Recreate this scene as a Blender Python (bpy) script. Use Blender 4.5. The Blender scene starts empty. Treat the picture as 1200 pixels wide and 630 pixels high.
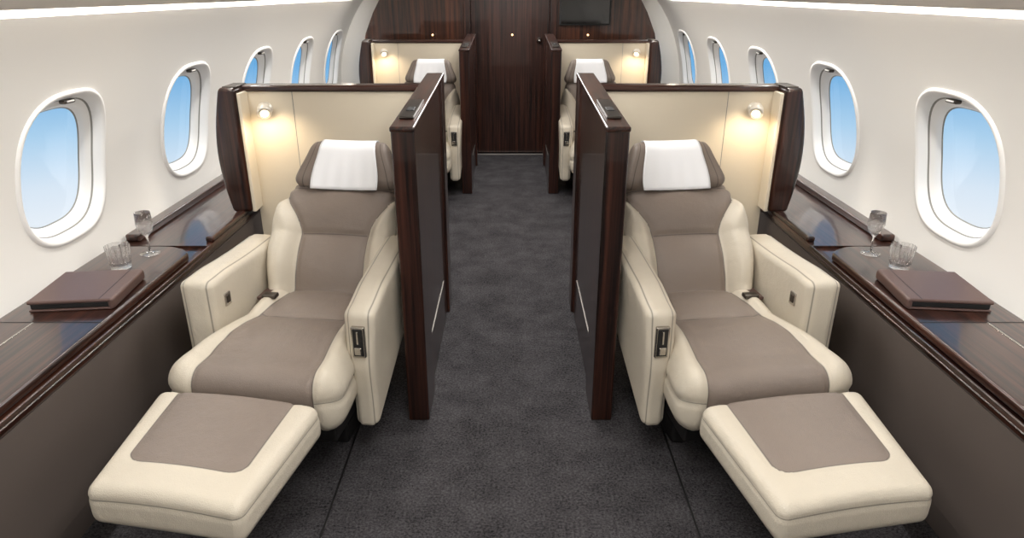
import bpy, bmesh, math
import numpy as np
from mathutils import Vector, Matrix

MIR=False
H=1.65
COL=bpy.context.scene.collection
bpy.context.scene.view_settings.view_transform='Standard'

# ------------------------------------------------------------------ materials
def srgb(h):
    h=h.lstrip('#'); c=[int(h[i:i+2],16)/255 for i in (0,2,4)]
    return tuple([(x/12.92 if x<=.04045 else ((x+.055)/1.055)**2.4) for x in c]+[1.0])
def newmat(name):
    m=bpy.data.materials.new(name); m.use_nodes=True
    nt=m.node_tree; b=nt.nodes['Principled BSDF']
    return m,nt,b
def N(nt,t,**kw):
    n=nt.nodes.new(t)
    for k,v in kw.items(): setattr(n,k,v)
    return n
def plain(name,col,rough=.5,metal=0,coat=0,bump=None,spec=.5,var=.0):
    m,nt,b=newmat(name)
    c=srgb(col) if isinstance(col,str) else col
    b.inputs['Base Color'].default_value=c
    b.inputs['Roughness'].default_value=rough
    b.inputs['Metallic'].default_value=metal
    b.inputs['Coat Weight'].default_value=coat
    b.inputs['Coat Roughness'].default_value=.05
    b.inputs['Specular IOR Level'].default_value=spec
    tc=N(nt,'ShaderNodeTexCoord')
    if var>0:
        no=N(nt,'ShaderNodeTexNoise'); no.inputs['Scale'].default_value=3
        no.inputs['Detail'].default_value=4
        nt.links.new(tc.outputs['Object'],no.inputs['Vector'])
        mx=N(nt,'ShaderNodeMix',data_type='RGBA')
        mx.inputs[6].default_value=tuple([x*(1-var) for x in c[:3]]+[1]); mx.inputs[7].default_value=tuple([min(1,x*(1+var)) for x in c[:3]]+[1])
        nt.links.new(no.outputs['Fac'],mx.inputs[0]); nt.links.new(mx.outputs[2],b.inputs['Base Color'])
    if bump:
        no=N(nt,'ShaderNodeTexNoise'); no.inputs['Scale'].default_value=bump[0]; no.inputs['Detail'].default_value=3
        bp=N(nt,'ShaderNodeBump'); bp.inputs['Strength'].default_value=bump[1]; bp.inputs['Distance'].default_value=bump[2]
        nt.links.new(tc.outputs['Object'],no.inputs['Vector'])
        nt.links.new(no.outputs['Fac'],bp.inputs['Height']); nt.links.new(bp.outputs['Normal'],b.inputs['Normal'])
    return m

def leather(name,cream,taupe):
    m,nt,b=newmat(name); L=nt.links.new
    a=N(nt,'ShaderNodeAttribute'); a.attribute_name='sd'
    s=N(nt,'ShaderNodeAttribute'); s.attribute_name='seam'
    gt=N(nt,'ShaderNodeMath',operation='GREATER_THAN'); gt.inputs[1].default_value=0
    L(a.outputs['Fac'],gt.inputs[0])
    tc=N(nt,'ShaderNodeTexCoord')
    no=N(nt,'ShaderNodeTexNoise'); no.inputs['Scale'].default_value=5; no.inputs['Detail'].default_value=5
    L(tc.outputs['Object'],no.inputs['Vector'])
    mx=N(nt,'ShaderNodeMix',data_type='RGBA'); mx.inputs[6].default_value=srgb(cream); mx.inputs[7].default_value=srgb(taupe)
    L(gt.outputs[0],mx.inputs[0])
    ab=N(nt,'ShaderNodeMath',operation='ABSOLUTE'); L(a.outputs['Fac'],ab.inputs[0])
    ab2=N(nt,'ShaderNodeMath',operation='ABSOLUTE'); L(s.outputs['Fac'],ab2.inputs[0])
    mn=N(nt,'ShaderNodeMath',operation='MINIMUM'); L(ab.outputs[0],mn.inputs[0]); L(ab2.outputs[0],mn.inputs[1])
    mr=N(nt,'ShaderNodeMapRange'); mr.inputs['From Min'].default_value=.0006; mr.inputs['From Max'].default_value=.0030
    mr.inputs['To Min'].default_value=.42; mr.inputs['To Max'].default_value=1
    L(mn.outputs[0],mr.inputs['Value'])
    mr2=N(nt,'ShaderNodeMapRange'); mr2.inputs['To Min'].default_value=.92; mr2.inputs['To Max'].default_value=1.06
    L(no.outputs['Fac'],mr2.inputs['Value'])
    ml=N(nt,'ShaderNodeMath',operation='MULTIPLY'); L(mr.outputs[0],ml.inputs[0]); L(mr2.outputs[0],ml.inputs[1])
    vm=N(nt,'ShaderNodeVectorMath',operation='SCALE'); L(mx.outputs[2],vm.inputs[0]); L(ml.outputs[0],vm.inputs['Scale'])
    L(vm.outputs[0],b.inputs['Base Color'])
    b.inputs['Roughness'].default_value=.40
    vo=N(nt,'ShaderNodeTexVoronoi'); vo.inputs['Scale'].default_value=380; L(tc.outputs['Object'],vo.inputs['Vector'])
    no2=N(nt,'ShaderNodeTexNoise'); no2.inputs['Scale'].default_value=13; no2.inputs['Detail'].default_value=6; L(tc.outputs['Object'],no2.inputs['Vector'])
    ad=N(nt,'ShaderNodeMath',operation='MULTIPLY_ADD'); L(vo.outputs['Distance'],ad.inputs[0]); ad.inputs[1].default_value=.12; L(no2.outputs['Fac'],ad.inputs[2])
    bp=N(nt,'ShaderNodeBump'); bp.inputs['Strength'].default_value=.55; bp.inputs['Distance'].default_value=.010
    L(ad.outputs[0],bp.inputs['Height']); L(bp.outputs['Normal'],b.inputs['Normal'])
    return m

def wood(name,scale,dark='#150a07',lite='#4c2a1f',coat=.8,cr_=.05):
    m,nt,b=newmat(name); L=nt.links.new
    tc=N(nt,'ShaderNodeTexCoord'); mp=N(nt,'ShaderNodeMapping'); mp.inputs['Scale'].default_value=scale
    L(tc.outputs['Object'],mp.inputs['Vector'])
    no=N(nt,'ShaderNodeTexNoise'); no.inputs['Scale'].default_value=1; no.inputs['Detail'].default_value=6; no.inputs['Roughness'].default_value=.65; no.inputs['Distortion'].default_value=.3
    L(mp.outputs['Vector'],no.inputs['Vector'])
    cr=N(nt,'ShaderNodeValToRGB'); cr.color_ramp.elements[0].position=.38; cr.color_ramp.elements[0].color=srgb(dark)
    cr.color_ramp.elements[1].position=.68; cr.color_ramp.elements[1].color=srgb(lite)
    L(no.outputs['Fac'],cr.inputs[0]); L(cr.outputs[0],b.inputs['Base Color'])
    b.inputs['Roughness'].default_value=.30; b.inputs['Coat Weight'].default_value=coat; b.inputs['Coat Roughness'].default_value=cr_
    b.inputs['Specular IOR Level'].default_value=.35
    return m

M={}
M['leather']=leather('seat_leather','#cdc3b1','#81746a')
M['wood_v']=wood('ebony_vertical',(55,55,1.2),'#120806','#43251b',coat=.6,cr_=.04)
M['wood_l']=wood('ebony_lengthwise',(60,1.2,60),'#170b08','#4c2b20',coat=.8,cr_=.09)
M['wood_x']=wood('ebony_crosswise',(1.2,60,60))
M['wood_b']=wood('ebony_bulkhead',(28,28,.9),'#1d0f0a','#5c3422')
M['panel']=plain('cream_panel','#d9cdb7',.6,bump=(90,.1,.002))
M['wall']=plain('cabin_wall_white','#ebe8e2',.55,bump=(300,.08,.001))
M['frame']=plain('window_frame_white','#f0eeea',.4,var=.02)
M['gasket']=plain('window_gasket_grey','#8b8880',.5,var=.05)
M['ceil']=plain('ceiling_fabric','#ece5dc',.8,bump=(300,.1,.001))
M['side']=plain('side_panel_taupe','#5c524c',.7,bump=(200,.2,.001),var=.05)
M['dark']=plain('seat_base_black','#141313',.5,var=.1)
M['chrome']=plain('brushed_metal','#b9b5ae',.25,metal=1,var=.03)
M['gun']=plain('gunmetal','#5a5550',.3,metal=1,var=.03)
M['steel']=plain('satin_steel','#8f8a84',.45,metal=1,var=.03)
M['screen']=plain('screen_black','#050506',.08,coat=1,var=.05)
M['cloth']=plain('headrest_linen','#f0f0f1',.85,bump=(500,.15,.001))
M['folder']=plain('folder_leather','#5a443e',.40,bump=(320,.3,.001),var=.05)
M['lampm']=plain('lamp_housing','#e2dacb',.35,metal=.2,var=.02)

def carpet():
    m,nt,b=newmat('carpet_charcoal'); L=nt.links.new
    tc=N(nt,'ShaderNodeTexCoord')
    n1=N(nt,'ShaderNodeTexNoise'); n1.inputs['Scale'].default_value=110; n1.inputs['Detail'].default_value=6; n1.inputs['Roughness'].default_value=.85
    n2=N(nt,'ShaderNodeTexNoise'); n2.inputs['Scale'].default_value=5; n2.inputs['Detail'].default_value=9; n2.inputs['Roughness'].default_value=.75
    L(tc.outputs['Object'],n1.inputs['Vector']); L(tc.outputs['Object'],n2.inputs['Vector'])
    a=N(nt,'ShaderNodeMath',operation='MULTIPLY_ADD'); L(n1.outputs['Fac'],a.inputs[0]); a.inputs[1].default_value=.90
    h=N(nt,'ShaderNodeMath',operation='MULTIPLY'); L(n2.outputs['Fac'],h.inputs[0]); h.inputs[1].default_value=.32; L(h.outputs[0],a.inputs[2])
    cr=N(nt,'ShaderNodeValToRGB'); cr.color_ramp.elements[0].position=.48; cr.color_ramp.elements[0].color=srgb('#0c0b0c')
    cr.color_ramp.elements[1].position=.78; cr.color_ramp.elements[1].color=srgb('#605d5f')
    L(a.outputs[0],cr.inputs[0]); L(cr.outputs[0],b.inputs['Base Color'])
    b.inputs['Roughness'].default_value=1; b.inputs['Specular IOR Level'].default_value=.1
    bp=N(nt,'ShaderNodeBump'); bp.inputs['Strength'].default_value=.7; bp.inputs['Distance'].default_value=.006
    L(n1.outputs['Fac'],bp.inputs['Height']); L(bp.outputs['Normal'],b.inputs['Normal'])
    return m
M['carpet']=carpet()
def glass():
    m,nt,b=newmat('crystal_glass'); b.inputs['Transmission Weight'].default_value=1; b.inputs['Roughness'].default_value=.02; b.inputs['IOR'].default_value=1.45
    b.inputs['Base Color'].default_value=(1,1,1,1)
    t=N(nt,'ShaderNodeBsdfTransparent'); mx=N(nt,'ShaderNodeMixShader'); mx.inputs[0].default_value=.7
    o=nt.nodes['Material Output']
    nt.links.new(t.outputs[0],mx.inputs[1]); nt.links.new(b.outputs[0],mx.inputs[2]); nt.links.new(mx.outputs[0],o.inputs[0])
    return m
M['glass']=glass()
def pane():
    m=bpy.data.materials.new('window_pane'); m.use_nodes=True; nt=m.node_tree; nt.nodes.clear(); L=nt.links.new
    o=N(nt,'ShaderNodeOutputMaterial'); t=N(nt,'ShaderNodeBsdfTransparent'); g=N(nt,'ShaderNodeBsdfGlossy'); g.inputs['Roughness'].default_value=.02
    t.inputs['Color'].default_value=(.97,.98,1,1)
    mx=N(nt,'ShaderNodeMixShader'); mx.inputs[0].default_value=.05
    L(t.outputs[0],mx.inputs[1]); L(g.outputs[0],mx.inputs[2]); L(mx.outputs[0],o.inputs[0])
    return m
M['pane']=pane()
def emit(name,col,s):
    m,nt,b=newmat(name); b.inputs['Base Color'].default_value=col; b.inputs['Emission Color'].default_value=col; b.inputs['Emission Strength'].default_value=s
    return m
M['bulb']=emit('warm_lens',(1,.74,.45,1),6)
M['glint']=emit('glint_glow',(1,.6,.25,1),3)  # glow that imitates warm reflections on the bulkhead, not a lamp
M['ledp']=emit('led_diffuser',(1,.97,.93,1),1.5)

# ------------------------------------------------------------------ mesh helpers
def mk(name,verts,faces,mat,parent=None,smooth=True,attrs=None,midx=None,wn=False):
    me=bpy.data.meshes.new(name)
    if MIR:
        verts=[(-v[0],v[1],v[2]) for v in verts]; faces=[tuple(reversed(f)) for f in faces]
    me.from_pydata([tuple(map(float,v)) for v in verts],[],faces)
    mats=mat if isinstance(mat,list) else [mat]
    for k in mats: me.materials.append(M[k])
    if midx is not None: me.polygons.foreach_set('material_index',midx)
    if smooth: me.polygons.foreach_set('use_smooth',[True]*len(me.polygons))
    if attrs:
        for k,v in attrs.items():
            a=me.attributes.new(k,'FLOAT','POINT'); a.data.foreach_set('value',[float(x) for x in v])
    me.update()
    o=bpy.data.objects.new(name,me); COL.objects.link(o)
    if parent: o.parent=parent
    if wn:
        w=o.modifiers.new('wn','WEIGHTED_NORMAL'); w.weight=100
    return o
def empty(name,loc=(0,0,0),rz=0):
    e=bpy.data.objects.new(name,None); COL.objects.link(e)
    x,y,z=loc
    if MIR: x=-x; rz=-rz
    e.location=(x,y,z); e.rotation_euler=(0,0,rz); e.empty_display_size=.1
    return e

def slabgrid(half,r,res,es=4):
    ax=[]
    for h,n in zip(half,res):
        rr=min(r,h*.999)
        e=[-h+rr*i/es for i in range(es)]
        inner=list(np.linspace(-h+rr,h-rr,max(2,n+1))) if h-rr>1e-4 else [0]
        ax.append(e+inner+[-q for q in reversed(e)])
    nx,ny,nz=[len(a)-1 for a in ax]
    idx={};V=[];F=[]
    def vid(i,j,k):
        key=(i,j,k)
        if key not in idx:
            idx[key]=len(V); V.append((ax[0][i],ax[1][j],ax[2][k]))
        return idx[key]
    for i in range(nx):
        for j in range(ny):
            F.append((vid(i,j,nz),vid(i+1,j,nz),vid(i+1,j+1,nz),vid(i,j+1,nz)))
            F.append((vid(i,j+1,0),vid(i+1,j+1,0),vid(i+1,j,0),vid(i,j,0)))
    for i in range(nx):
        for k in range(nz):
            F.append((vid(i,0,k),vid(i+1,0,k),vid(i+1,0,k+1),vid(i,0,k+1)))
            F.append((vid(i,ny,k+1),vid(i+1,ny,k+1),vid(i+1,ny,k),vid(i,ny,k)))
    for j in range(ny):
        for k in range(nz):
            F.append((vid(0,j,k+1),vid(0,j+1,k+1),vid(0,j+1,k),vid(0,j,k)))
            F.append((vid(nx,j,k),vid(nx,j+1,k),vid(nx,j+1,k+1),vid(nx,j,k+1)))
    P=[];NN=[]
    for p in V:
        q=[max(-(h-min(r,h*.999)),min(h-min(r,h*.999),c)) for c,h in zip(p,half)]
        d=[a-b for a,b in zip(p,q)]
        L=math.sqrt(sum(c*c for c in d)) or 1
        n=[c/L for c in d]
        P.append(tuple(b+c*min(r,h*.999) for b,c,h in zip(q,n,half))); NN.append(n)
    return P,NN,F
def slab(name,half,r,res,deform,sd=None,seam=None,mat='leather',parent=None,groove=.010,sig=.011,es=4):
    P,NN,F=slabgrid(half,r,res,es)
    S=[];E=[];O=[]
    for p,n in zip(P,NN):
        a=sd(p) if sd else -1.0
        b=seam(p) if seam else 1.0
        g=groove*max(math.exp(-(a/sig)**2),.8*math.exp(-(b/sig)**2))
        S.append(a);E.append(b)
        O.append(deform((p[0]-n[0]*g,p[1]-n[1]*g,p[2]-n[2]*g)))
    return mk(name,O,F,mat,parent,attrs={'sd':S,'seam':E})
def rbox(name,lo,hi,r,mat,parent=None,deform=None,res=(1,1,1)):
    c=[(a+b)/2 for a,b in zip(lo,hi)]; h=[(b-a)/2 for a,b in zip(lo,hi)]
    r=min(r,min(h)*.98)
    P,NN,F=slabgrid(h,r,res,2)
    P=[(p[0]+c[0],p[1]+c[1],p[2]+c[2]) for p in P]
    if deform: P=[deform(p) for p in P]
    return mk(name,P,F,mat,parent,wn=True)
def extrude(name,prof,y0,y1,mat,parent=None,smooth=False,closed=True,flip=False):
    n=len(prof); V=[(x,y0,z) for x,z in prof]+[(x,y1,z) for x,z in prof]
    F=[]
    for i in range(n if closed else n-1):
        j=(i+1)%n; f=(i,j,n+j,n+i); F.append(tuple(reversed(f)) if flip else f)
    if closed:
        F.append(tuple(range(n-1,-1,-1))); F.append(tuple(range(n,2*n)))
    return mk(name,V,F,mat,parent,smooth=smooth)
def lathe(name,prof,seg,mat,parent=None,loc=(0,0,0),flute=0,axis='z'):
    V=[];F=[]
    for r,z in prof:
        for k in range(seg):
            a=2*math.pi*k/seg; rr=r*(1+(flute if k%2 else 0))
            p=(rr*math.cos(a),rr*math.sin(a),z)
            if axis=='y': p=(p[0],p[2],p[1])
            V.append((p[0]+loc[0],p[1]+loc[1],p[2]+loc[2]))
    for i in range(len(prof)-1):
        for k in range(seg):
            F.append((i*seg+k,i*seg+(k+1)%seg,(i+1)*seg+(k+1)%seg,(i+1)*seg+k))
    F.append(tuple(range(seg-1,-1,-1))); F.append(tuple((len(prof)-1)*seg+k for k in range(seg)))
    return mk(name,V,F,mat,parent,smooth=(flute==0))
def lerp(a,b,t): return a+(b-a)*t
def sstep(a,b,t):
    t=max(0,min(1,(t-a)/(b-a))); return t*t*(3-2*t)

# ------------------------------------------------------------------ room shell
pz=[.50,.7,.85,1.0,1.15,1.31,1.45,1.575]; px=[1.755,1.80,1.80,1.775,1.735,1.67,1.59,1.50]
PC=np.polyfit(pz,px,4)
def wx(z): return float(np.polyval(PC,z))
WZ=1.0; WA=.272; WB=.284; PITCH=1.10; Y1=2.67
YC=[Y1+PITCH*i for i in range(-4,5)]
ENDY=YC[-1]+PITCH/2; STARTY=YC[0]-PITCH/2
def sup(phi,a,b,n=2.9):
    c,s=math.cos(phi),math.sin(phi)
    r=(abs(c/a)**n+abs(s/b)**n)**(-1/n); return r*c,r*s
def build_wall(name):
    V=[];F=[]; Z0,Z1=.50,1.575; K=18; R=9
    for yc in YC:
        per=[]
        ya,yb=yc-PITCH/2,yc+PITCH/2
        for k in range(K): per.append((lerp(ya,yb,k/K),Z0))
        for k in range(K): per.append((yb,lerp(Z0,Z1,k/K)))
        for k in range(K): per.append((lerp(yb,ya,k/K),Z1))
        for k in range(K): per.append((ya,lerp(Z1,Z0,k/K)))
        n=len(per); base=len(V)
        for ri in range(R+1):
            t=ri/R
            for (y,z) in per:
                ph=math.atan2(z-WZ,y-yc); sy,sz=sup(ph,WA,WB)
                Y=lerp(y,yc+sy,t); Z=lerp(z,WZ+sz,t); V.append((-wx(Z),Y,Z))
        for ri in range(R):
            for k in range(n):
                a=base+ri*n+k; b=base+ri*n+(k+1)%n
                F.append((a,a+n,b+n,b))
    o=mk(name,V,F,'wall')
    bm=bmesh.new(); bm.from_mesh(o.data); bmesh.ops.remove_doubles(bm,verts=bm.verts,dist=1e-4)
    bm.to_mesh(o.data); bm.free(); return o
def build_window(i,yc,name):
    e=empty(name,(0,0,0))
    prof=[(-.018,0.0,0),(-.013,-.009,0),(-.003,-.011,0),(.006,-.002,0),(.014,.022,0),(.018,.030,1),(.022,.036,0),(.040,.044,0),(.050,.058,0),(.054,.068,1),(.058,.072,0)]
    K=72; V=[];F=[];mi=[]
    for ins,off,m in prof:
        for k in range(K):
            sy,sz=sup(2*math.pi*k/K,WA-ins,WB-ins); z=WZ+sz; V.append((-(wx(z)+off),yc+sy,z))
    for r in range(len(prof)-1):
        for k in range(K):
            a=r*K+k;b=r*K+(k+1)%K; F.append((a,a+K,b+K,b)); mi.append(prof[r][2])
    mk('frame',V,F,['frame','gasket'],e,midx=mi)
    V=[];F=[]; R=6
    for r in range(R):
        f=1-r/R
        for k in range(K):
            sy,sz=sup(2*math.pi*k/K,(WA-.056)*f,(WB-.056)*f); z=WZ+sz; V.append((-(wx(z)+.071),yc+sy,z))
    c=len(V);V.append((-(wx(WZ)+.071),yc,WZ))
    for r in range(R-1):
        for k in range(K):
            a=r*K+k;b=r*K+(k+1)%K; F.append((a,a+K,b+K,b))
    for k in range(K): F.append(((R-1)*K+k,c,(R-1)*K+(k+1)%K))
    mk('pane',V,F,'pane',e)
    zz=WZ+WB-.024
    rbox('shade_handle',(-(wx(zz)+.022),yc-.035,zz-.008),(-(wx(zz)-.004),yc+.035,zz+.008),.006,'gun',e)
    rbox('shade_handle_face',(-(wx(zz)-.000),yc-.024,zz-.003),(-(wx(zz)-.008),yc+.024,zz+.005),.004,'frame',e)
wn=0
for side in (False,True):
    MIR=side
    build_wall('wall_right' if side else 'wall_left')
    for i,yc in enumerate(YC):
        wn+=1; build_window(i,yc,'window_%d'%wn)
MIR=False
cp=[(1.50,1.575),(1.505,1.572),(1.56,1.60),(1.58,1.70),(1.44,1.705),(1.405,1.64),(1.40,1.608),(1.385,1.602),(1.36,1.612)]
inner=[(1.30,1.645),(1.2,1.70),(1.05,1.765),(.85,1.83),(.6,1.885),(.3,1.915),(0,1.925)]
half=cp+inner
profc=[(-x,z) for x,z in half]+[(x,z) for x,z in reversed(half[:-1])]
extrude('ceiling',profc,STARTY,ENDY,'ceil',closed=False,smooth=False)
mk('floor',[(-1.42,STARTY,0),(1.42,STARTY,0),(1.42,ENDY,0),(-1.42,ENDY,0)],[(0,1,2,3)],'carpet',smooth=False)
for k,x in enumerate((-.62,.62)):
    rbox('trim_%d'%(k+1),(x-.004,-1.5,-.002),(x+.004,7.3,.0015),.001,'dark')
rbox('trim_3',(-.42,7.36,0),(.42,7.40,.008),.003,'steel')

# side ledges
for side in (False,True):
    MIR=side
    e=empty('side_ledge',(0,0,0))
    y0,y1=STARTY+.02,7.43
    extrude('lower_panel',[(-1.375,.53),(-1.385,.10),(-1.40,.0),(-1.44,.0),(-1.44,.53)],y0,y1,'side',e)
    def pf(zt): return [(-1.372,.535),(-1.362,.548),(-1.360,zt-.016),(-1.366,zt-.004),(-1.38,zt),(-1.775,zt),(-1.775,.52),(-1.40,.52)]
    extrude('ledge_rear',pf(.585),2.90,y1,'wood_l',e)
    extrude('ledge_front',[(-1.372,.535),(-1.362,.548),(-1.36,.562),(-1.375,.568),(-1.40,.572),(-1.775,.572),(-1.775,.52),(-1.40,.52)],y0,2.90,'wood_l',e)
    def rnd(p):
        x,y,z=p
        if x>-1.55 and y>2.5: y-=.09*((x+1.55)/.165)**2.5*min(1,(y-2.5)/.3)
        return (x,y,z)
    rbox('table_leaf',(-1.765,.9,.575),(-1.385,2.84,.608),.012,'wood_l',e,deform=rnd,res=(14,20,1))
    rbox('table_leaf_near',(-1.765,-1.2,.575),(-1.385,.89,.608),.012,'wood_l',e)
    rbox('leaf_inlay',(-1.625,.95,.6075),(-1.618,2.08,.6095),.0008,'chrome',e)
    rbox('leaf_inlay_2',(-1.765,2.08,.6075),(-1.39,2.084,.6092),.0007,'dark',e)
    rbox('fascia_lip',(-1.362,y0,.572),(-1.352,2.9,.59),.004,'wood_l',e)
    rbox('wall_rail',(-1.765,2.95,.585),(-1.70,6.85,.62),.01,'wood_l',e)
    rbox('inner_rail',(-1.40,2.95,.583),(-1.36,3.42,.61),.01,'wood_l',e)
MIR=False

# bulkhead
def zz_prof(off):
    return [(wx(z)-off,z) for z in np.linspace(.5,1.575,14)]
L=zz_prof(-.02)
outline=[(-1.40,0),(1.40,0)]+[(1.45,.5)]+[(x,z) for x,z in L]+[(1.56,1.7),(1.2,1.74),(.6,1.93),(0,1.95),(-.6,1.93),(-1.2,1.74),(-1.56,1.7)]+[(-x,z) for x,z in reversed(L)]+[(-1.45,.5)]
mk('wall_back',[(x,7.52,z) for x,z in outline],[tuple(range(len(outline)))],'wall',smooth=False)
e=empty('wall_bulkhead')
for s in (-1,1):
    a=[(.47,0),(1.36,0),(1.38,.4),(1.50,.62),(1.55,.85),(1.53,1.05),(1.49,1.25),(1.40,1.45),(1.30,1.62),(1.12,1.75),(.6,1.87),(.47,1.89)]
    MIR=(s<0)
    V=[(x,7.43,z) for x,z in a]+[(x,7.50,z) for x,z in a]; n=len(a)
    F=[tuple(range(n)),tuple(range(2*n-1,n-1,-1))]+[(i,n+i,n+(i+1)%n,(i+1)%n) for i in range(n)]
    mk('wood_arch',V,F,'wood_b',e,smooth=False)
    rbox('frame_post',(.405,7.40,0),(.475,7.50,1.90),.008,'wood_v',e)
MIR=False
d=empty('door_1')
rbox('leaf',(-.402,7.44,0.01),(.402,7.49,1.89),.004,'wood_v',d)
lathe('knob',[(.012,0),(.012,.02),(.028,.03),(.03,.042),(.02,.052),(.005,.055)],24,'chrome',d,(.30,7.385,1.18),axis='y')
m=empty('monitor')
rbox('bezel',(.50,7.385,1.33),(1.02,7.428,1.66),.008,'dark',m)
rbox('screen',(.515,7.381,1.345),(1.005,7.39,1.645),.002,'screen',m)
for x in (-.80,.02,.80):  # small glowing discs stand in for reflected ceiling spots on the wood
    q=empty('bulkhead_glint',(x,7.428 if x!=.02 else 7.438,1.235))
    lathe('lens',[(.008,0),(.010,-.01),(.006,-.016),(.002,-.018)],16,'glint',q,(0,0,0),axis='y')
    lathe('glint_ring',[(.014,0.0),(.014,-.006),(.010,-.008)],20,'chrome',q,(0,0,0),axis='y')
mk('wall_front',[(x,STARTY,z) for x,z in outline],[tuple(reversed(range(len(outline))))],'wall',smooth=False)

# ------------------------------------------------------------------ privacy shells and partitions
SHY=3.465
def shell(dy):
    e=empty('seat_privacy_shell',(0,dy,0))
    rbox('cream_back_panel',(-1.325,SHY,.02),(-.42,SHY+.02,1.195),.004,'panel',e)
    rbox('wood_back',(-1.33,SHY+.02,.02),(-.35,SHY+.075,1.20),.006,'wood_x',e)
    rbox('corner_return',(-1.325,SHY-.10,.60),(-1.305,SHY+.01,1.195),.006,'panel',e)
    rbox('panel_seam',(-1.085,SHY-.0012,.3),(-1.082,SHY+.002,1.19),.0005,'gasket',e)
    rbox('wood_top_rail',(-1.335,SHY-.012,1.19),(-.40,SHY+.08,1.222),.010,'wood_x',e)
    def bulge(p):
        x,y,z=p
        if x<-1.36:
            t=min(1,max(0,(z-.6)/.62))
            x=-1.36-(abs(x)-1.36)*(1.0+.75*math.sin(math.pi*t)-.25*t)
        return (x,y,z)
    rbox('wood_wing',(-1.42,SHY-.115,.60),(-1.32,SHY+.08,1.222),.02,'wood_v',e,deform=bulge,res=(4,1,14))
    rbox('wing_cap',(-1.39,SHY-.09,1.220),(-1.325,SHY+.06,1.226),.003,'gun',e)
    p=empty('aisle_partition',(0,dy,0))
    def slope(q):
        x,y,z=q
        if z>.8: z+=.055*max(0,(y-2.39)/1.15)
        return (x,y,z)
    rbox('front_post',(-.42,2.39,.0),(-.335,2.62,1.205),.008,'wood_v',p,deform=slope)
    rbox('panel_core',(-.41,2.60,.0),(-.350,3.55,1.195),.004,'wood_v',p,deform=slope,res=(1,6,1))
    rbox('rear_post',(-.42,3.42,.0),(-.335,3.56,1.205),.008,'wood_v',p,deform=slope)
    rbox('top_cap',(-.422,2.38,1.195),(-.333,3.56,1.215),.007,'wood_l',p,deform=slope,res=(1,6,1))
    rbox('switch_plate',(-.405,2.50,1.2165),(-.350,2.82,1.2255),.003,'gun',p,deform=slope)
    rbox('switch_1',(-.392,2.60,1.224),(-.363,2.66,1.2285),.002,'dark',p,deform=slope)
    rbox('chrome_handle',(-.352,2.68,.236),(-.346,3.30,.246),.002,'steel',p)
    l=empty('reading_lamp',(-1.215,dy+SHY-.002,1.11))
    lathe('base',[(.030,.0),(.030,-.008),(.020,-.012),(.014,-.022)],24,'lampm',l,(0,0,0),axis='y')
    o=lathe('head',[(.010,.034),(.022,.029),(.031,.008),(.034,-.018),(.034,-.030),(.030,-.031)],24,'lampm',l)
    o2=lathe('lens',[(.029,-.0285),(.010,-.034)],24,'bulb',l)
    for q in (o,o2):
        q.location=(0,-.05,.0)
        q.rotation_euler=(math.radians(-55),math.radians(-35 if not MIR else 35),0)
    ld=bpy.data.lights.new('reading_light','SPOT'); ld.energy=3.0 ; ld.color=(1,.78,.52); ld.spot_size=math.radians(165); ld.spot_blend=.8; ld.shadow_soft_size=.03
    lo=bpy.data.objects.new('reading_light',ld); COL.objects.link(lo); lo.location=((1.20 if MIR else -1.20),dy+SHY-.14,1.08)
    lo.rotation_euler=(math.radians(20),0,0)
    return e

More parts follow.
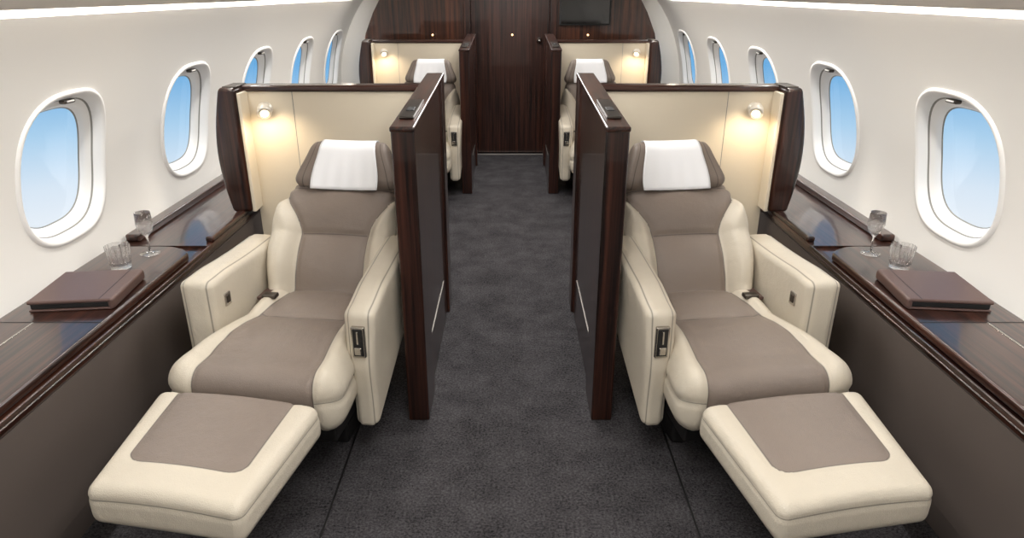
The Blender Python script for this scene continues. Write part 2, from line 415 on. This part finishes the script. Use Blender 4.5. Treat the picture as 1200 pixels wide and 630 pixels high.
# ------------------------------------------------------------------ seat
def minabs(*a): return min(a,key=abs)
def seat(X,Y,rot,rec,ydrop=0.0,BL=.56):
    e=empty('reclining_seat',(X,Y,0),rot)
    rbox('base_plinth',(-.20,-.25,0.0),(.20,.25,.10),.02,'dark',e)
    rbox('base_column',(-.16,-.30,.09),(.16,.20,.28),.02,'dark',e)
    for s in (-1,1):
        rbox('legrest_strut',(s*.20-.012,-.78,.28),(s*.20+.012,-.28,.32),.006,'gun',e)
        rbox('scissor_link',(s*.17-.008,-.52,.12),(s*.17+.008,-.26,.15),.005,'gun',e,deform=lambda p:(p[0],p[1],p[2]+(-.26-p[1])*.6))
    rbox('mechanism_box',(.12,-.45,.16),(.24,-.25,.27),.01,'dark',e)
    def cw(s,x):
        if x<0: return lerp(1.19,.93,sstep(.10,.52,s))
        return lerp(1.07,.93,sstep(.0,.75,s))
    def cdef(p):
        x,y,z=p; s=(y+.375)/.75
        xx=x*cw(s,x)
        top=max(0,(z+.11)/.22)
        zz=z+.352+top*(.030*(1-(x/.28)**2)-.012*(1-s)**4 -.026*s)
        if abs(x)>.17: zz+=top*.026*math.sin(math.pi*min(1,(abs(x)-.17)/.13))
        zz+=top*.016*abs(math.sin((y-.06)/.30*math.pi)) if -.24<y<.36 else 0
        return (xx,y-.165-(.025*(1-(x/.28)**2) if s<.5 else 0)*(1-2*s if s<.5 else 0),zz)
    def csd(p):
        s=(p[1]+.375)/.75; return lerp(.212,.158,sstep(0,1,s))-abs(p[0])*cw(s,p[0])
    def cseam(p):
        a=(p[1]-.06-.6*p[0]**2) if csd(p)>0 and p[2]>0 else 1
        b=(p[2]-.015) if csd(p)<0 else 1
        return minabs(a,b)
    slab('seat_cushion',(.28,.375,.11),.070,(38,48,6),cdef,csd,cseam,parent=e)
    def ldef(p):
        x,y,z=p; s=(y+.26)/.52
        top=max(0,(z+.060)/.12)
        return (x*lerp(.84,1.05,s)+.022*(1-s),y*.92-.858-x*.05,z+.376+(s-.5)*.012+top*.018*(1-(x/.27)**2)-ydrop*(1-s))
    def lsd(p):
        if p[2]<-.03: return -1
        s=(p[1]+.26)/.52
        hx=lerp(.165,.200,s); r=.05; yc=.110; hy=.235
        x=abs(p[0]*lerp(.82,1.05,s)); qx=x-hx+r; qy=abs(p[1]-yc)-hy+r
        return -(math.hypot(max(qx,0),max(qy,0))+min(max(qx,qy),0)-r)
    slab('legrest',(.27,.26,.060),.036,(40,38,6),ldef,lsd,lambda p:(p[2]-.026),parent=e,groove=.005,sig=.008)
    a=math.radians(rec); d=(math.sin(a),math.cos(a)); nf=(-math.cos(a),math.sin(a))
    B0=(.180,.385)
    def bpos(x,t,off):
        return (x,B0[0]+d[0]*t+nf[0]*off,B0[1]+d[1]*t+nf[1]*off)
    def bw(t): return lerp(.262,.294,sstep(0,.45,t))-.055*sstep(.6,1,t)
    def bb(t): return .148+.12*sstep(.50,.98,t)**1.4
    def bdef(p):
        x,y,z=p; t=(z+.28)/.56; xx=x/.28*bw(t)
        fr=max(0,(-y+.055)/.11)
        crown=.018*(1-min(1,(abs(xx)/bb(t)))**2)
        tt=(t-.12)/.44 if t<.56 else (t-.56)/.38
        crown+=.020*math.sin(math.pi*max(0,min(1,tt)))
        off=-y+fr*(.010*math.sin(math.pi*t)+crown+.060*sstep(bb(t)-.01,bb(t)+.06,abs(xx))*(1-sstep(.23,.30,abs(xx))*.5))
        return bpos(xx+.012*t,t*BL,off)
    def bsd(p):
        t=(p[2]+.28)/.56; return bb(t)-abs(p[0]/.28*bw(t))
    def bseam(p):
        t=(p[2]+.28)/.56
        if bsd(p)>0 and p[1]<0: return (t-.56)*.56 if t<.75 else (.94-t)*.56
        return 1
    slab('backrest',(.28,.055,.28),.05,(44,3,44),bdef,bsd,bseam,parent=e)
    a2=a-math.radians(6); d2=(math.sin(a2),math.cos(a2)); n2=(-math.cos(a2),math.sin(a2))
    HB=bpos(0,BL-.028,.020)
    def hdef(p):
        x,y,z=p; t=z+.11; u=t/.22
        xx=x*lerp(1.18,.86,sstep(0,1,u))+.032; off=-y+.035*(x/.205)**2*(1-.5*u)
        return (xx,HB[1]+d2[0]*t+n2[0]*off,HB[2]+d2[1]*t+n2[1]*off)
    slab('headrest',(.205,.055,.11),.052,(24,2,10),hdef,lambda p:1.0,lambda p:(abs(p[0])-.165) if p[1]<0 else 1,parent=e,groove=.004,sig=.008)
    path=[(-.0605,z) for z in np.linspace(-.118,.055,12)]+[( -.0605*math.cos(q), .055+.0605*math.sin(q)) for q in np.linspace(0.15,math.pi,14)]+[(.0605,z) for z in np.linspace(.04,-.06,5)]
    nx=24; V=[];F=[]
    for i,(y,z) in enumerate(path):
        for j in range(nx+1):
            x=lerp(-.126,.126,j/nx)
            if i<12: y2=y-.0015*math.sin(j*1.3)*(1-i/12)-(.005*(1-i/12)); x*=1+.12*(i/12) 
            else: y2=y; x*=1.12
            V.append(hdef((x,y2,z)))
    for i in range(len(path)-1):
        for j in range(nx):
            b=i*(nx+1)+j; F.append((b,b+1,b+nx+2,b+nx+1))
    o=mk('headrest_cover',V,F,'cloth',e); so=o.modifiers.new('s','SOLIDIFY'); so.thickness=.0025; so.offset=0
    def aodef(p):
        x,y,z=p; f=(y+.29)/.58
        return (x*1.36-.337,y+.045,z+.49-.02*f-.010*math.sin(math.pi*f)*(1 if z>0 else 0)+.014*sstep(0,.3,f)*(1 if z>0 else 0)-.010)
    slab('outboard_armrest',(.05,.29,.185),.032,(4,14,10),aodef,None,lambda p:(abs(p[0])-.034) if p[2]>0 or p[1]<-.2 else 1,parent=e,groove=.003,sig=.005)
    def aidef(p):
        x,y,z=p; f=(y+.29)/.58; v=(z+.235)/.47
        top=.625+.05*sstep(.1,1,f)+.035*sstep(0,.35,f); bot=.14+.28*f
        sc=.014*math.sin(math.pi*sstep(.2,1,v))*(1-f)
        return (x*(1+.26*sstep(.3,1,v))+.312, y-.045-sc, lerp(bot,top,v))
    slab('inboard_armrest',(.045,.29,.235),.031,(4,14,14),aidef,None,lambda p:(abs(p[0])-.030) if p[1]<-.2 or p[2]>.1 else 1,parent=e,groove=.003,sig=.005)
    rbox('control_bezel',(.29,-.356,.455),(.34,-.340,.575),.005,'chrome',e)
    rbox('control_inset',(.296,-.359,.462),(.334,-.350,.568),.004,'dark',e)
    rbox('control_lever',(.302,-.366,.470),(.328,-.356,.500),.004,'chrome',e)
    rbox('control_slot',(.311,-.3615,.51),(.319,-.357,.56),.002,'chrome',e)
    rbox('arm_button_plate',(-.272,-.17,.535),(-.264,-.13,.585),.003,'chrome',e)
    rbox('arm_button',(-.267,-.16,.545),(-.261,-.14,.575),.002,'gun',e)
    rbox('belt_buckle',(-.225,.02,.483),(-.165,.06,.500),.005,'gun',e)
    rbox('belt_strap',(-.25,.03,.472),(-.21,.20,.486),.003,'folder',e)
    rbox('belt_buckle_tip',(.16,.10,.483),(.20,.125,.497),.004,'gun',e)
    return e

for side in (False,True):
    MIR=side
    shell(0); shell(3.43)
    seat(-.80,2.50,math.radians(-7),33,0,.545)
    seat(-.770,6.02,math.radians(-2),28,.20)
MIR=False

# ------------------------------------------------------------------ things on the ledges
LT=.608
for side in (False,True):
    MIR=side
    f=empty('leather_folder',(-1.560,2.31,LT+.001),math.radians(6))
    rbox('back_cover',(-.14,-.14,0),(.14,.14,.008),.0035,'folder',f)
    rbox('pages',(-.135,-.135,.008),(.13,.135,.029),.004,'dark',f)
    rbox('front_cover',(-.142,-.142,.028),(.142,.142,.041),.006,'folder',f)
    rbox('spine',(.125,-.142,.0),(.148,.142,.041),.011,'folder',f)
    rbox('cover_seam',(.098,-.140,.0405),(.101,.140,.0415),.0004,'dark',f)
    t=empty('crystal_tumbler',(-1.578,2.57,LT))
    lathe('body',[(.030,0.001),(.038,.004),(.040,.02),(.043,.04),(.044,.06),(.046,.08),(.047,.10),(.0445,.10),(.040,.032),(.030,.018),(.003,.016)],32,'glass',t,flute=-.07)
    w=empty('wine_glass',(-1.545,2.74,LT))
    lathe('body',[(.040,.001),(.040,.003),(.012,.007),(.0045,.012),(.004,.075),(.012,.085),(.028,.105),(.034,.135),(.031,.185),(.0298,.185),(.0325,.135),(.0265,.107),(.010,.090),(.002,.088)],40,'glass',w)
MIR=False

# ------------------------------------------------------------------ lights
def area(name,loc,rot,sx,sy,en,col=(1,.98,.955)):
    ld=bpy.data.lights.new(name,'AREA'); ld.shape='RECTANGLE'; ld.size=sx; ld.size_y=sy; ld.energy=en; ld.color=col
    o=bpy.data.objects.new(name,ld); COL.objects.link(o); o.location=loc; o.rotation_euler=rot; return o
for y in (-.6,1.2,3.0,4.8,6.5):  # unseen overhead fill, added for cabin ambience and front light on the seats
    c=empty('added_fill_panel',(0,y,1.89))
    rbox('fill_face',(-.35,-.5,0),(.35,.5,.02),.006,'ledp',c)
    o=area('added_fill_light',(0,0,-.01),(0,0,0),.7,1.0,20); o.parent=c
for s in (-1,1):
    c=empty('cove_light',(s*1.435,(STARTY+7.45)/2,1.665))
    rbox('led_strip',(-.012,-4.4,0),(.012,4.4,.008),.003,'ledp',c)
    o=area('cove_lamp',(0,0,-.004),(0,math.radians(-s*30),0),.03,8.8,50,(1,.99,.97)); o.parent=c

# world
w=bpy.data.worlds.new('sky'); bpy.context.scene.world=w; w.use_nodes=True; nt=w.node_tree; nt.nodes.clear()
o=N(nt,'ShaderNodeOutputWorld'); b=N(nt,'ShaderNodeBackground'); tc=N(nt,'ShaderNodeTexCoord'); sp=N(nt,'ShaderNodeSeparateXYZ'); cr=N(nt,'ShaderNodeValToRGB'); mr=N(nt,'ShaderNodeMapRange')
nt.links.new(tc.outputs['Generated'],sp.inputs[0]); nt.links.new(sp.outputs['Z'],mr.inputs['Value'])
mr.inputs['From Min'].default_value=-.4; mr.inputs['From Max'].default_value=.4
nt.links.new(mr.outputs[0],cr.inputs[0]); nt.links.new(cr.outputs[0],b.inputs[0]); nt.links.new(b.outputs[0],o.inputs[0])
el=cr.color_ramp.elements
def pos(z): return (z+.4)/.8
el[0].position=pos(-.28); el[0].color=srgb('#f0f5f9'); el[1].position=1; el[1].color=srgb('#8fb6d8')
for z,c in ((-.22,'#dceaf6'),(-.16,'#aed3ee'),(-.09,'#6caee0'),(.05,'#6fa9d8')):
    x=el.new(pos(z)); x.color=srgb(c)
b.inputs['Strength'].default_value=1.05

cam=bpy.data.cameras.new('camera'); co=bpy.data.objects.new('camera',cam); COL.objects.link(co)
cam.lens=24; cam.sensor_width=36; cam.shift_x=.0017; cam.clip_start=.02
co.location=(0,0,H); co.rotation_euler=(math.radians(90-22.11),0,0)
bpy.context.scene.camera=co
